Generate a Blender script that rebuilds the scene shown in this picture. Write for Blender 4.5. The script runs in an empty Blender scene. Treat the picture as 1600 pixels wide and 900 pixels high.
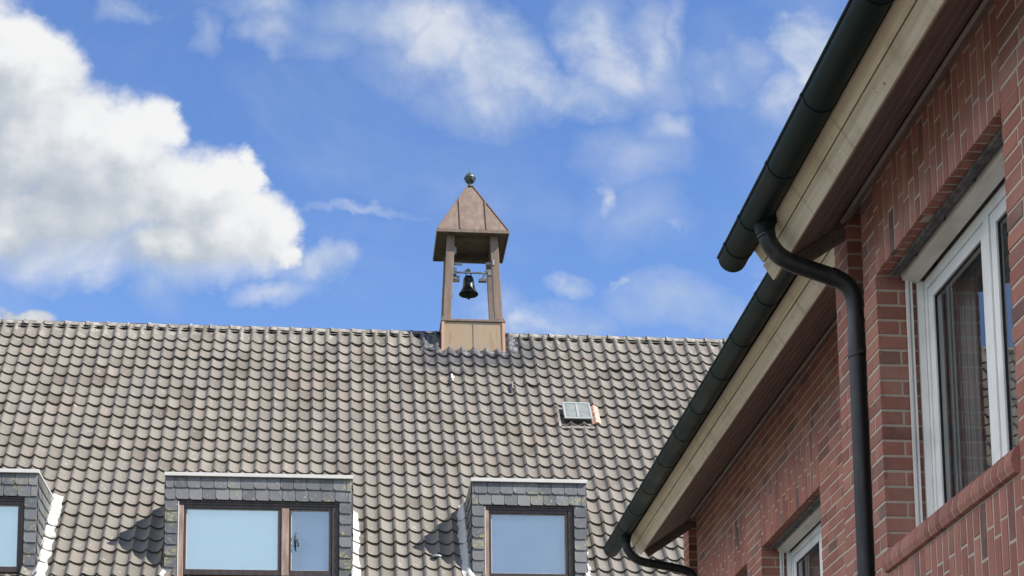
import bpy, math, random
from mathutils import Vector, Matrix, noise
random.seed(7)
H = 1.6                       # eye height above the paving; all coordinates below are relative to the eye
sc = bpy.context.scene
COL = sc.collection
R = math.radians

# ------------------------------------------------------------------ camera
cam = bpy.data.cameras.new("camera"); co = bpy.data.objects.new("camera", cam); COL.objects.link(co)
r_ = (0.99492, -0.100106, -0.010591); u_ = (-0.004003, -0.14447, 0.989501); f_ = (0.100585, 0.984433, 0.144136)
co.matrix_world = Matrix(((r_[0], u_[0], -f_[0], 0), (r_[1], u_[1], -f_[1], 0), (r_[2], u_[2], -f_[2], H), (0, 0, 0, 1)))
cam.sensor_width = 36; cam.lens = 2738.5 / 1600 * 36
cam.shift_x = -3.475 / 1600; cam.shift_y = 707.9 / 1600
cam.clip_end = 5000; cam.clip_start = 0.05
sc.camera = co

# ------------------------------------------------------------------ light and exposure
SUN = Vector((0.636, -0.335, 0.695)).normalized()
sc.view_settings.view_transform = 'Standard'
sc.view_settings.look = 'None'
sc.view_settings.exposure = 1.0
sc.view_settings.gamma = 1
sl = bpy.data.lights.new("sun", 'SUN'); sl.energy = 4.2; sl.angle = R(0.55); sl.color = (1.0, 0.94, 0.85)
so = bpy.data.objects.new("sun", sl); COL.objects.link(so)
so.rotation_euler = SUN.to_track_quat('Z', 'Y').to_euler(); so.location = (20, -10, 40)

world = bpy.data.worlds.new("World"); sc.world = world; world.use_nodes = True
WN = world.node_tree; WN.nodes.clear()

class NT:
    """small helper for writing shader maths"""
    def __init__(s, tree): s.t = tree
    def n(s, typ, **kw):
        nd = s.t.nodes.new(typ)
        for k, v in kw.items(): setattr(nd, k, v)
        return nd
    def put(s, sock, v):
        if v is None: return
        if isinstance(v, bpy.types.NodeSocket): s.t.links.new(v, sock)
        else: sock.default_value = v
    def m(s, op, a, b=None, c=None, clamp=False):
        nd = s.n('ShaderNodeMath', operation=op); nd.use_clamp = clamp
        s.put(nd.inputs[0], a); s.put(nd.inputs[1], b)
        if c is not None: s.put(nd.inputs[2], c)
        return nd.outputs[0]
    def vm(s, op, a, b=None):
        nd = s.n('ShaderNodeVectorMath', operation=op)
        s.put(nd.inputs[0], a); s.put(nd.inputs[1], b)
        return nd.outputs['Value'] if op in ('LENGTH', 'DOT_PRODUCT', 'DISTANCE') else nd.outputs[0]
    def noise(s, vec, scale, detail=4, rough=.5, dist=0, out='Fac', dims='3D'):
        nd = s.n('ShaderNodeTexNoise'); nd.noise_dimensions = dims
        s.put(nd.inputs['Vector'], vec)
        nd.inputs['Scale'].default_value = scale; nd.inputs['Detail'].default_value = detail
        nd.inputs['Roughness'].default_value = rough; nd.inputs['Distortion'].default_value = dist
        return nd.outputs[out]
    def ramp(s, x, a, b, c=0., d=1., kind='SMOOTHSTEP'):
        nd = s.n('ShaderNodeMapRange'); nd.interpolation_type = kind
        s.put(nd.inputs[0], x)
        for i, v in zip((1, 2, 3, 4), (a, b, c, d)): s.put(nd.inputs[i], v)
        return nd.outputs[0]
    def mix(s, f, a, b, blend='MIX'):
        nd = s.n('ShaderNodeMix', data_type='RGBA', blend_type=blend)
        s.put(nd.inputs[0], f); s.put(nd.inputs[6], a); s.put(nd.inputs[7], b)
        return nd.outputs[2]

CUM = [(-0.1984, 0.4581, 0.0479, 0.0379), (-0.1937, 0.4863, 0.0519, 0.0403), (-0.1514, 0.498, 0.0449, 0.0324), (-0.2241, 0.568, 0.0409, 0.0369), (-0.1941, 0.5612, 0.0336, 0.0308), (-0.1752, 0.5539, 0.0281, 0.0328), (-0.1891, 0.5167, 0.0559, 0.0488), (-0.1556, 0.5181, 0.0412, 0.0305), (-0.1293, 0.5111, 0.0338, 0.0326), (-0.1106, 0.52, 0.0181, 0.0225), (-0.1509, 0.4779, 0.0673, 0.0444), (-0.0986, 0.4799, 0.0415, 0.0345), (-0.0723, 0.4809, 0.0303, 0.0244), (-0.0553, 0.4876, 0.0144, 0.0171), (-0.0644, 0.4569, 0.0416, 0.0303), (-0.0398, 0.4498, 0.0189, 0.0222), (-0.0943, 0.4479, 0.0564, 0.0201), (-0.1764, 0.4609, 0.0556, 0.03), (-0.0302, 0.438, 0.0114, 0.0113), (-0.2288, 0.4909, 0.0553, 0.0645), (-0.1818, 0.3936, 0.0256, 0.0117), (-0.2037, 0.3949, 0.0218, 0.0086)]
WISP = [(0.2054, 0.4173, 0.0516, 0.0246, 0.55), (0.1501, 0.4034, 0.0352, 0.0162, 0.5), (0.0268, 0.5904, 0.051, 0.0232, 0.6), (-0.012, 0.5781, 0.0389, 0.0189, 0.45), (0.1829, 0.474, 0.0438, 0.0291, 0.25), (0.0958, 0.3998, 0.0348, 0.0121, 0.6), (0.1424, 0.4072, 0.0391, 0.0162, 0.4), (0.2129, 0.4053, 0.0357, 0.0122, 0.35), (0.1837, 0.5114, 0.048, 0.0252, 0.35), (0.0893, 0.5451, 0.0553, 0.0252, 0.55), (0.0346, 0.5677, 0.0431, 0.0252, 0.4), (-0.0431, 0.5975, 0.0348, 0.0168, 0.55), (-0.0429, 0.5829, 0.0232, 0.0188, 0.5), (0.0034, 0.5956, 0.0469, 0.019, 0.65), (0.0425, 0.5933, 0.0433, 0.0254, 0.75), (0.066, 0.5818, 0.0434, 0.0317, 0.9), (0.0974, 0.5664, 0.0376, 0.0317, 1.0), (0.117, 0.5547, 0.0238, 0.019, 0.8), (0.0816, 0.5573, 0.0355, 0.0252, 0.6), (0.1572, 0.5861, 0.0281, 0.0385, 0.75), (0.1688, 0.5612, 0.0341, 0.0255, 0.7), (0.1931, 0.5751, 0.0242, 0.0471, 0.6), (0.1446, 0.5475, 0.0439, 0.019, 0.6), (0.2095, 0.5886, 0.0121, 0.0517, 0.35), (0.2373, 0.5686, 0.0325, 0.0257, 0.5), (0.2579, 0.5781, 0.0245, 0.0215, 0.5), (0.2775, 0.5533, 0.0245, 0.0257, 0.7), (0.2001, 0.5289, 0.0241, 0.0169, 0.5), (0.1626, 0.4865, 0.0095, 0.015, 0.55), (0.1408, 0.4295, 0.0188, 0.0098, 0.65), (0.1761, 0.431, 0.0095, 0.0057, 0.5), (0.1229, 0.4026, 0.0507, 0.0129, 0.45), (0.0882, 0.4096, 0.0232, 0.0162, 0.3), (0.0115, 0.4637, 0.05, 0.0045, 0.32), (-0.0112, 0.4266, 0.0285, 0.0169, 0.8), (0.0059, 0.4292, 0.0133, 0.0129, 0.5), (-0.0375, 0.4098, 0.034, 0.0104, 0.5), (-0.1272, 0.5912, 0.0228, 0.0091, 0.35), (-0.0774, 0.575, 0.0115, 0.0208, 0.3), (0.2065, 0.4645, 0.0103, 0.0083, 0.25), (-0.105, 0.4196, 0.0224, 0.0179, 0.3), (0.2535, 0.4372, 0.012, 0.0058, 0.4), (0.2917, 0.5861, 0.0255, 0.0303, 1.0), (0.3004, 0.5672, 0.0247, 0.0301, 1.0), (0.2829, 0.5921, 0.0164, 0.0195, 0.9), (-0.0866, 0.4341, 0.064, 0.022, 0.8), (-0.1537, 0.4418, 0.0595, 0.0279, 0.9), (-0.0416, 0.4356, 0.0227, 0.0201, 0.9), (-0.1088, 0.4235, 0.0186, 0.0159, 0.6), (-0.1906, 0.5696, 0.0262, 0.0206, 0.6)]
W = NT(WN)
sky = W.n('ShaderNodeTexSky', sky_type='NISHITA', sun_disc=False, sun_elevation=math.asin(SUN.z),
          sun_rotation=math.atan2(SUN.x, SUN.y), altitude=50, air_density=1.0, dust_density=0.35, ozone_density=2.2)
tc = W.n('ShaderNodeTexCoord'); sep = W.n('ShaderNodeSeparateXYZ')
WN.links.new(tc.outputs['Generated'], sep.inputs[0])
X, Y, Z = sep.outputs
yy = W.m('MAXIMUM', Y, 0.05)
cu = W.n('ShaderNodeCombineXYZ'); W.put(cu.inputs[0], W.m('DIVIDE', X, yy)); W.put(cu.inputs[1], W.m('DIVIDE', Z, yy))
uv = cu.outputs[0]
# billows: noise bends the coordinates, then soft discs are joined
w1 = W.noise(uv, 9, 5, .55, out='Color'); w2 = W.noise(uv, 34, 5, .6, out='Color')
def warp(a, b):
    o1 = W.vm('MULTIPLY', W.vm('SUBTRACT', w1, (.5, .5, .5)), (a, a, 0))
    o2 = W.vm('MULTIPLY', W.vm('SUBTRACT', w2, (.5, .5, .5)), (b, b, 0))
    return W.vm('ADD', W.vm('ADD', uv, o1), o2)
def blobs(lst, pos, smooth=.25):
    acc = None
    for q in lst:
        d = W.vm('LENGTH', W.vm('MULTIPLY', W.vm('SUBTRACT', pos, (q[0], q[1], 0)), (1 / q[2], 1 / q[3], 0)))
        v = W.m('SUBTRACT', 1.0, d)
        if len(q) > 4: v = W.m('MULTIPLY', W.m('MAXIMUM', v, 0.0), q[4])
        acc = v if acc is None else (W.m('SMOOTH_MAX', acc, v, smooth) if len(q) == 4 else W.m('MAXIMUM', acc, v))
    return acc
pc = warp(.034, .030)
F = blobs(CUM, pc, .18)
puff = W.noise(uv, 26, 7, .62)
Fp = W.m('ADD', F, W.m('MULTIPLY', W.m('SUBTRACT', puff, .5), .62))
# lighting of the heap: bright towards its upper right edge, blue-grey towards its lower left
sh1 = blobs(CUM, W.vm('ADD', pc, (.026, .040, 0)), .3)
edge = W.m('SUBTRACT', F, sh1)
dens_c = W.ramp(Fp, -.06, W.ramp(edge, -.30, .16, .85, .44))
billow = W.noise(W.vm('ADD', uv, (.011, .013, 0)), 20, 6, .55)
billow0 = W.noise(uv, 20, 6, .55)
rel = W.m('MULTIPLY', W.m('SUBTRACT', billow0, billow), 1.5)
lum = W.m('ADD', W.m('ADD', W.m('MULTIPLY', edge, .62), rel), .02)
lum = W.ramp(lum, -.35, .95)
cum_col = W.mix(lum, (.235, .265, .305, 1), (.455, .457, .46, 1))
pw = warp(.055, .035)
Wv = blobs(WISP, pw)
wn = W.noise(W.vm('MULTIPLY', uv, (1, .75, 1)), 13, 8, .6, .6)
wd = W.m('MULTIPLY', W.ramp(Wv, .0, .60, kind='LINEAR'), W.ramp(wn, .25, .72, .58, 1.0))
vn = W.noise(W.vm('MULTIPLY', uv, (1, 1.3, 1)), 4.5, 6, .6, .3)
veil = W.m('MULTIPLY', W.ramp(vn, .46, .74), .26)
wd = W.m('MAXIMUM', W.m('MULTIPLY', wd, .86, clamp=True), veil)
wcol = W.mix(W.ramp(wn, .32, .66), (.235, .29, .375, 1), (.385, .40, .43, 1))
front = W.ramp(Y, .05, .25)
dens_c = W.m('MULTIPLY', dens_c, front); wd = W.m('MULTIPLY', wd, front)
# everywhere else in the sky: drifting fair-weather clouds
gn = W.noise(tc.outputs['Generated'], 2.6, 8, .58)
inframe = W.m('MULTIPLY', front, W.ramp(W.m('DIVIDE', X, yy), -.62, -.34))
outside = W.m('SUBTRACT', 1.0, inframe)
gd = W.m('MULTIPLY', W.ramp(gn, .55, .70), outside)
# unseen bright cloud, added as fill light for the brick wall and panes
bz = W.m('ADD', Z, W.m('MULTIPLY', gn, .25))
fill_bank = W.m('MULTIPLY', W.m('MULTIPLY', W.ramp(bz, .70, 1.02, 1., 0.), W.m('MAXIMUM', W.ramp(bz, .36, .62, .04, 1.), W.m('MULTIPLY', W.ramp(Y, -.95, -.80, .46, 0.), W.ramp(Z, .5, .3, 0., 1.)))), outside)
fill_bank = W.m('MULTIPLY', fill_bank, W.m('MAXIMUM', W.ramp(X, -.9, -.1, 1.0, 0.), W.ramp(Y, -.95, -.80, .8, 0.)))
haze = W.ramp(Z, .20, .46, .60, .0)
SK = .085
skyc = W.mix(1.0, sky.outputs[0], (SK * .80, SK * .96, SK * 1.25, 1), 'MULTIPLY')
skyc = W.mix(haze, skyc, (.125, .225, .425, 1))
col = W.mix(W.m('MULTIPLY', gd, .85), skyc, (.39, .41, .435, 1))
col = W.mix(W.m('MULTIPLY', fill_bank, .9), col, (1.50, 1.43, 1.32, 1))
col = W.mix(wd, col, wcol)
col = W.mix(dens_c, col, cum_col)
bg = W.n('ShaderNodeBackground'); W.put(bg.inputs[0], col); bg.inputs[1].default_value = 1.0
wo = W.n('ShaderNodeOutputWorld'); WN.links.new(bg.outputs[0], wo.inputs[0])

# ------------------------------------------------------------------ materials
def mat(name, fn):
    m = bpy.data.materials.new(name); m.use_nodes = True
    t = m.node_tree; t.nodes.clear(); a = NT(t)
    out = a.n('ShaderNodeOutputMaterial')
    t.links.new(fn(a), out.inputs[0]); return m
def pr(a, col, rough=.7, bump=None, bstr=.3, bdist=.01, metal=0., spec=.5):
    p = a.n('ShaderNodeBsdfPrincipled')
    a.put(p.inputs['Base Color'], col); a.put(p.inputs['Roughness'], rough)
    p.inputs['Metallic'].default_value = metal; p.inputs['Specular IOR Level'].default_value = spec
    if bump is not None:
        b = a.n('ShaderNodeBump'); b.inputs['Strength'].default_value = bstr; b.inputs['Distance'].default_value = bdist
        a.put(b.inputs['Height'], bump); a.put(p.inputs['Normal'], b.outputs[0])
    return p.outputs[0]
def P(a): return a.n('ShaderNodeTexCoord').outputs['Object']
def RI(a): return a.n('ShaderNodeNewGeometry').outputs['Random Per Island']
def cramp(a, x, stops):
    nd = a.n('ShaderNodeValToRGB'); a.put(nd.inputs[0], x)
    e = nd.color_ramp.elements
    while len(e) < len(stops): e.new(.5)
    for i, (p, c) in enumerate(stops): e[i].position = p; e[i].color = (*c, 1)
    return nd.outputs[0]

def f_tile(a):
    p = P(a); ri = RI(a)
    base = cramp(a, ri, [(0, (.115, .098, .081)), (.15, (.152, .134, .113)), (.5, (.180, .161, .137)), (.82, (.208, .188, .161)), (.93, (.185, .156, .131)), (1, (.105, .090, .076))])
    n1 = a.noise(p, 1.1, 5, .6); base = a.mix(a.ramp(n1, .35, .7), base, (.165, .154, .132, 1))
    st = a.noise(a.vm('MULTIPLY', p, (9, 1.6, 1.6)), 1.6, 5, .6)
    base = a.mix(a.ramp(st, .5, .78, 0, .45), base, (.125, .115, .09, 1))
    li = a.noise(p, 26, 3, .55)
    base = a.mix(a.ramp(li, .66, .72, 0, .75), base, (.46, .44, .39, 1))
    lz = a.noise(p, 8, 4, .6)
    base = a.mix(a.ramp(lz, .63, .74, 0, .5), base, (.36, .35, .31, 1))
    zz = a.n('ShaderNodeSeparateXYZ'); a.put(zz.inputs[0], p)
    hi = a.m('MULTIPLY', a.ramp(zz.outputs[2], 11.9, 12.6), a.ramp(a.noise(a.vm('MULTIPLY', p, (1, .5, .5)), 13, 4, .6), .52, .64, 0, .5))
    base = a.mix(hi, base, (.36, .355, .31, 1))
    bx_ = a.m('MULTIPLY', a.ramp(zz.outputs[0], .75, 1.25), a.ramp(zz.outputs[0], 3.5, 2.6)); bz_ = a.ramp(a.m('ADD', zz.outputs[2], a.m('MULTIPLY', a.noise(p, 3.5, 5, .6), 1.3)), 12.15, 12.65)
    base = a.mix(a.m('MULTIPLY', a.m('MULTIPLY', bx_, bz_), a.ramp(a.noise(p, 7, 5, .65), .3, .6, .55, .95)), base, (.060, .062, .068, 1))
    dk = a.noise(p, 15, 4, .6)
    base = a.mix(a.ramp(dk, .66, .76, 0, .55), base, (.12, .11, .10, 1))
    return pr(a, base, .82, a.noise(p, 60, 4, .6), .35, .006, spec=.3)
M_tile = mat('roof_tile', f_tile)
M_edge = mat('shade_painted_tile_edge', lambda a: pr(a, a.mix(a.noise(P(a), 20, 4), (.06, .052, .042, 1), (.12, .106, .088, 1)), .95))  # dark colour paints the shadow line along each tile's lower lip
M_mortar_moss = mat('ridge_mortar', lambda a: pr(a, a.mix(a.ramp(a.noise(P(a), 12, 5), .35, .65), (.055, .055, .042, 1), (.15, .145, .12, 1)), .9, a.noise(P(a), 40, 5), .6, .02))
M_ridge = mat('ridge_tile', lambda a: pr(a, a.mix(a.ramp(a.noise(P(a), 9, 5), .4, .65), (.13, .12, .105, 1), (.27, .255, .225, 1)), .85, a.noise(P(a), 50, 4), .4, .01))
def f_brick(a):
    p = P(a); ri = RI(a)
    base = cramp(a, ri, [(0, (.185, .085, .070)), (.12, (.28, .113, .088)), (.4, (.345, .142, .108)), (.7, (.395, .182, .140)), (.9, (.315, .122, .094)), (.955, (.25, .135, .115)), (1, (.13, .082, .076))])
    n = a.noise(p, 11, 6, .62); base = a.mix(a.ramp(n, .42, .72, 0, .6), base, (.28, .13, .10, 1))
    n2 = a.noise(p, 42, 5, .65); base = a.mix(a.ramp(n2, .58, .75, 0, .5), base, (.52, .32, .25, 1))
    n3 = a.noise(p, 2.3, 4, .6); base = a.mix(a.ramp(n3, .5, .75, 0, .28), base, (.44, .33, .26, 1))
    return pr(a, base, .85, a.noise(p, 90, 5, .7), .5, .004, spec=.25)
M_brick = mat('red_brick', f_brick)
M_joint = mat('pointing', lambda a: pr(a, a.mix(a.noise(P(a), 16, 5), (.38, .325, .265, 1), (.54, .475, .39, 1)), .95, a.noise(P(a), 120, 4), .5, .004, spec=.1))
def wood(c1, c2, sy=.5):
    def f(a):
        p = a.vm('MULTIPLY', P(a), (22, sy, 22)); n = a.noise(p, 1.4, 6, .6, .5)
        b = a.mix(a.ramp(n, .3, .72), (*c1, 1), (*c2, 1))
        b = a.mix(a.ramp(a.noise(P(a), 2.4, 5, .6), .52, .74, 0, .5), b, (c1[0] * .55, c1[1] * .52, c1[2] * .45, 1))
        b = a.mix(a.ramp(a.noise(P(a), 21, 2, .5), .71, .75, 0, .7), b, (.10, .07, .045, 1))
        b = a.mix(a.ramp(a.noise(a.vm('MULTIPLY', P(a), (.6, 9, .6)), 1.5, 5, .6), .56, .72, 0, .38), b, (c1[0] * .45, c1[1] * .43, c1[2] * .38, 1))
        return pr(a, b, .65, n, .15, .004, spec=.3)
    return f
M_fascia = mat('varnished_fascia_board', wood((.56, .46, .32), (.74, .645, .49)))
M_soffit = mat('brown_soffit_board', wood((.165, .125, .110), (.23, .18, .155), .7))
M_trim = mat('brown_trim', wood((.27, .225, .185), (.33, .28, .235), .7))
def f_gut(a):
    p = P(a)
    n = a.noise(p, 3, 6, .6)
    b = a.mix(a.ramp(n, .4, .7), (.004, .013, .012, 1), (.008, .021, .019, 1))
    b = a.mix(a.ramp(a.noise(p, 22, 5, .65), .62, .78, 0, .35), b, (.03, .035, .032, 1))
    return pr(a, b, a.ramp(n, .3, .7, .42, .58), a.noise(p, 5, 4), .10, .01, spec=.12)
M_gutter = mat('dark_green_gutter', f_gut)
M_pipe = mat('black_downpipe', lambda a: pr(a, a.mix(a.ramp(a.noise(a.vm('MULTIPLY', P(a), (3, 3, .6)), 6, 6, .65), .50, .78), (.012, .013, .014, 1), (.045, .044, .042, 1)), a.ramp(a.noise(P(a), 5, 5), .3, .7, .34, .5), a.noise(P(a), 9, 4), .10, .01, spec=.4))
M_white = mat('white_pvc', lambda a: pr(a, a.mix(a.ramp(a.noise(P(a), 5, 5), .4, .75), (.86, .86, .84, 1), (.74, .74, .71, 1)), .38, spec=.5))
M_cream = mat('cream_pvc', lambda a: pr(a, a.mix(a.ramp(a.noise(a.vm('MULTIPLY', P(a), (1, .3, 1)), 7, 6), .4, .7), (.70, .68, .62, 1), (.52, .49, .43, 1)), .45, spec=.4))
M_seal = mat('black_rubber', lambda a: pr(a, (.012, .012, .014, 1), .6))
M_steel = mat('weathered_steel_angle', lambda a: pr(a, a.mix(a.ramp(a.noise(P(a), 14, 6, .7), .4, .65), (.055, .052, .052, 1), (.15, .14, .135, 1)), .7, a.noise(P(a), 40, 5), .4, .004))
def glass(tint, boost=1.5, base=0.0, dirt=.03, gt=(.95, .97, .97)):
    def f(a):
        tr = a.n('ShaderNodeBsdfTransparent'); tr.inputs[0].default_value = (*tint, 1)
        gl = a.n('ShaderNodeBsdfGlossy'); gl.inputs['Roughness'].default_value = .0
        gl.inputs['Color'].default_value = (*gt, 1)
        fr = a.n('ShaderNodeFresnel'); fr.inputs[0].default_value = 1.5
        fac = a.m('ADD', a.m('MULTIPLY', fr.outputs[0], boost), base, clamp=True)
        mx = a.n('ShaderNodeMixShader'); a.put(mx.inputs[0], fac)
        a.t.links.new(tr.outputs[0], mx.inputs[1]); a.t.links.new(gl.outputs[0], mx.inputs[2])
        df = a.n('ShaderNodeBsdfDiffuse'); df.inputs[0].default_value = (.5, .52, .52, 1)
        m2 = a.n('ShaderNodeMixShader'); a.put(m2.inputs[0], a.ramp(a.noise(P(a), 2.5, 5), .3, .8, dirt * .4, dirt * 1.6))
        a.t.links.new(mx.outputs[0], m2.inputs[1]); a.t.links.new(df.outputs[0], m2.inputs[2])
        return m2.outputs[0]
    return f
M_glass = mat('window_glass', glass((.86, .89, .88)))
M_glass_far = mat('coated_window_glass', glass((.84, .88, .92), 1.5, .36, .05, (.74, .96, 1.0)))
M_glass_dim = mat('tinted_window_glass', glass((.70, .78, .90), 1.5, .22, .05, (.62, .82, 1.0)))
def f_slate(a):
    p = P(a); ri = RI(a)
    b = cramp(a, ri, [(0, (.080, .084, .088)), (.45, (.115, .119, .122)), (.8, (.145, .148, .150)), (1, (.18, .18, .175))])
    b = a.mix(a.ramp(a.noise(p, 14, 5, .6), .5, .75, 0, .5), b, (.22, .222, .215, 1))
    y = a.m('MULTIPLY', a.ramp(a.noise(p, 3.1, 2, .5), .56, .64), a.ramp(a.noise(p, 38, 5, .65), .5, .6))
    b = a.mix(a.m('MULTIPLY', y, .75), b, (.36, .32, .09, 1))
    y2 = a.m('MULTIPLY', a.ramp(a.noise(a.vm('ADD', p, (5, 5, 5)), 4.2, 2, .5), .56, .64), a.ramp(a.noise(p, 30, 5, .65), .56, .66))
    b = a.mix(a.m('MULTIPLY', y2, .7), b, (.42, .43, .39, 1))
    return pr(a, b, .5, a.noise(p, 45, 5), .3, .004, spec=.45)
M_slate = mat('slate', f_slate)
M_brownframe = mat('dark_brown_frame', lambda a: pr(a, a.mix(a.ramp(a.noise(a.vm('MULTIPLY', P(a), (1, 1, .2)), 20, 5), .4, .7), (.028, .020, .018, 1), (.05, .036, .03, 1)), .45))
M_sunwood = mat('sunlit_brown_frame', lambda a: pr(a, a.mix(a.ramp(a.noise(a.vm('MULTIPLY', P(a), (1, 1, .15)), 22, 6, .65), .35, .7), (.20, .135, .10, 1), (.36, .27, .215, 1)), .6, a.noise(a.vm('MULTIPLY', P(a), (1, 1, .15)), 30, 4), .3, .004))  # sunlit members of the brown frame, the light put into a paler brown
M_lead = mat('lead_sheet', lambda a: pr(a, a.mix(a.ramp(a.noise(P(a), 10, 6, .65), .35, .7), (.014, .016, .021, 1), (.15, .152, .16, 1)), .45, a.noise(P(a), 16, 6, .6), .9, .05, spec=.6))
M_paintlead = mat('white_painted_flashing', lambda a: pr(a, a.mix(a.ramp(a.noise(P(a), 11, 5), .5, .78), (.45, .45, .43, 1), (.33, .31, .24, 1)), .6, a.noise(P(a), 30, 4), .3, .01))
M_trimwhite = mat('white_edge_trim', lambda a: pr(a, a.mix(a.noise(P(a), 5, 5), (.62, .60, .57, 1), (.45, .44, .41, 1)), .5))
def f_copper(a):
    p = P(a)
    n = a.noise(a.vm('MULTIPLY', p, (5, 5, 1.0)), 2.6, 6, .6)
    b = a.mix(a.ramp(n, .3, .75), (.150, .108, .083, 1), (.230, .170, .132, 1))
    b = a.mix(a.ramp(a.noise(a.vm('ADD', p, (3, 1, 2)), 3.4, 4, .6), .5, .75, 0, .45), b, (.165, .12, .098, 1))
    b = a.mix(a.ramp(a.noise(p, 34, 4, .6), .68, .76, 0, .3), b, (.34, .29, .25, 1))
    return pr(a, b, .55, a.noise(p, 7, 4), .12, .02, metal=.15, spec=.4)
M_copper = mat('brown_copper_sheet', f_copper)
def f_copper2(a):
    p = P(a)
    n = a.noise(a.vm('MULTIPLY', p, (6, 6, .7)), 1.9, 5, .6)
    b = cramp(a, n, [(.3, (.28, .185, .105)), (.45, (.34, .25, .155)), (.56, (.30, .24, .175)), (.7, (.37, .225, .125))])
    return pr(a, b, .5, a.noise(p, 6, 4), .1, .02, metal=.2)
M_copper_ochre = mat('ochre_copper_apron', f_copper2)  # ochre sheet of the turret base
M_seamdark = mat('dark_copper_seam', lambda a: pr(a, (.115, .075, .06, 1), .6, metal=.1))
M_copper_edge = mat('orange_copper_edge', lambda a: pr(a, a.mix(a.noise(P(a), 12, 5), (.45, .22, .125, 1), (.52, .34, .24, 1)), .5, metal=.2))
M_dkwood = mat('dark_boxing', lambda a: pr(a, a.mix(a.ramp(a.noise(a.vm('MULTIPLY', P(a), (1, 4, 4)), 7, 5), .45, .7), (.105, .072, .058, 1), (.05, .034, .028, 1)), .85))
M_bronze = mat('dark_bronze', lambda a: pr(a, a.mix(a.ramp(a.noise(P(a), 13, 5), .45, .7), (.016, .019, .018, 1), (.04, .05, .045, 1)), .4, metal=.5))
M_verdi = mat('verdigris_copper', lambda a: pr(a, a.mix(a.ramp(a.noise(P(a), 25, 4), .4, .65), (.045, .060, .055, 1), (.11, .145, .135, 1)), .5, metal=.4))
M_galv = mat('galvanised_steel', lambda a: pr(a, a.mix(a.ramp(a.noise(P(a), 24, 5), .4, .65), (.36, .39, .40, 1), (.16, .18, .19, 1)), .4, metal=.5))
M_hatchglass = mat('milky_hatch_glass', lambda a: pr(a, a.mix(a.ramp(a.noise(P(a), 9, 5), .4, .7), (.185, .205, .197, 1), (.13, .147, .14, 1)), .6, a.noise(P(a), 30, 4), .1, .01))
M_hatchframe = mat('pale_hatch_frame', lambda a: pr(a, (.27, .285, .28, 1), .6))
M_black = mat('black_hook_shade', lambda a: pr(a, (.02, .02, .022, 1), .5))
M_terracotta = mat('orange_flashing', lambda a: pr(a, a.mix(a.ramp(a.noise(P(a), 14, 5), .4, .65), (.50, .25, .18, 1), (.60, .46, .36, 1)), .7))
M_render = mat('pale_render', lambda a: pr(a, a.mix(a.noise(P(a), 3, 5), (.52, .49, .43, 1), (.60, .57, .51, 1)), .9, a.noise(P(a), 60, 4), .3, .005))
M_room = mat('room_plaster', lambda a: pr(a, (.55, .54, .52, 1), .9))
M_roomdark = mat('dim_attic_lining', lambda a: pr(a, (.10, .10, .10, 1), .9))
M_curtain = mat('grey_curtain', lambda a: pr(a, a.mix(a.noise(a.vm('MULTIPLY', P(a), (9, 9, .4)), 3, 3), (.33, .34, .34, 1), (.37, .38, .38, 1)), .9))
def backing(c): return lambda a: pr(a, a.mix(a.noise(P(a), 1.2, 3), (c[0] * .93, c[1] * .95, c[2] * .96, 1), (*c, 1)), .8)  # coloured panel behind dormer panes, sky reflection put into its colour
M_backing_a = mat('pale_blue_backing', backing((.70, .88, .93)))
M_backing_b = mat('slate_blue_backing', backing((.30, .44, .58)))
M_backing_c = mat('pale_mint_backing', backing((.66, .78, .80)))
def f_pave(a):
    p = P(a)
    bt = a.n('ShaderNodeTexBrick'); a.put(bt.inputs['Vector'], a.vm('MULTIPLY', p, (1, 1, 1)))
    bt.inputs['Scale'].default_value = 2.5; bt.inputs['Mortar Size'].default_value = .012
    bt.inputs['Color1'].default_value = (.25, .23, .20, 1); bt.inputs['Color2'].default_value = (.21, .195, .17, 1); bt.inputs['Mortar'].default_value = (.2, .18, .15, 1)
    b = a.mix(a.ramp(a.noise(p, .7, 6), .4, .7, 0, .5), bt.outputs[0], (.19, .175, .155, 1))
    return pr(a, b, .9, bt.outputs[1], .3, .01)
M_pave = mat('paving', f_pave)
M_grass = mat('lawn', lambda a: pr(a, a.mix(a.noise(P(a), 2, 6), (.05, .09, .025, 1), (.09, .12, .04, 1)), .95))

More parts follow.
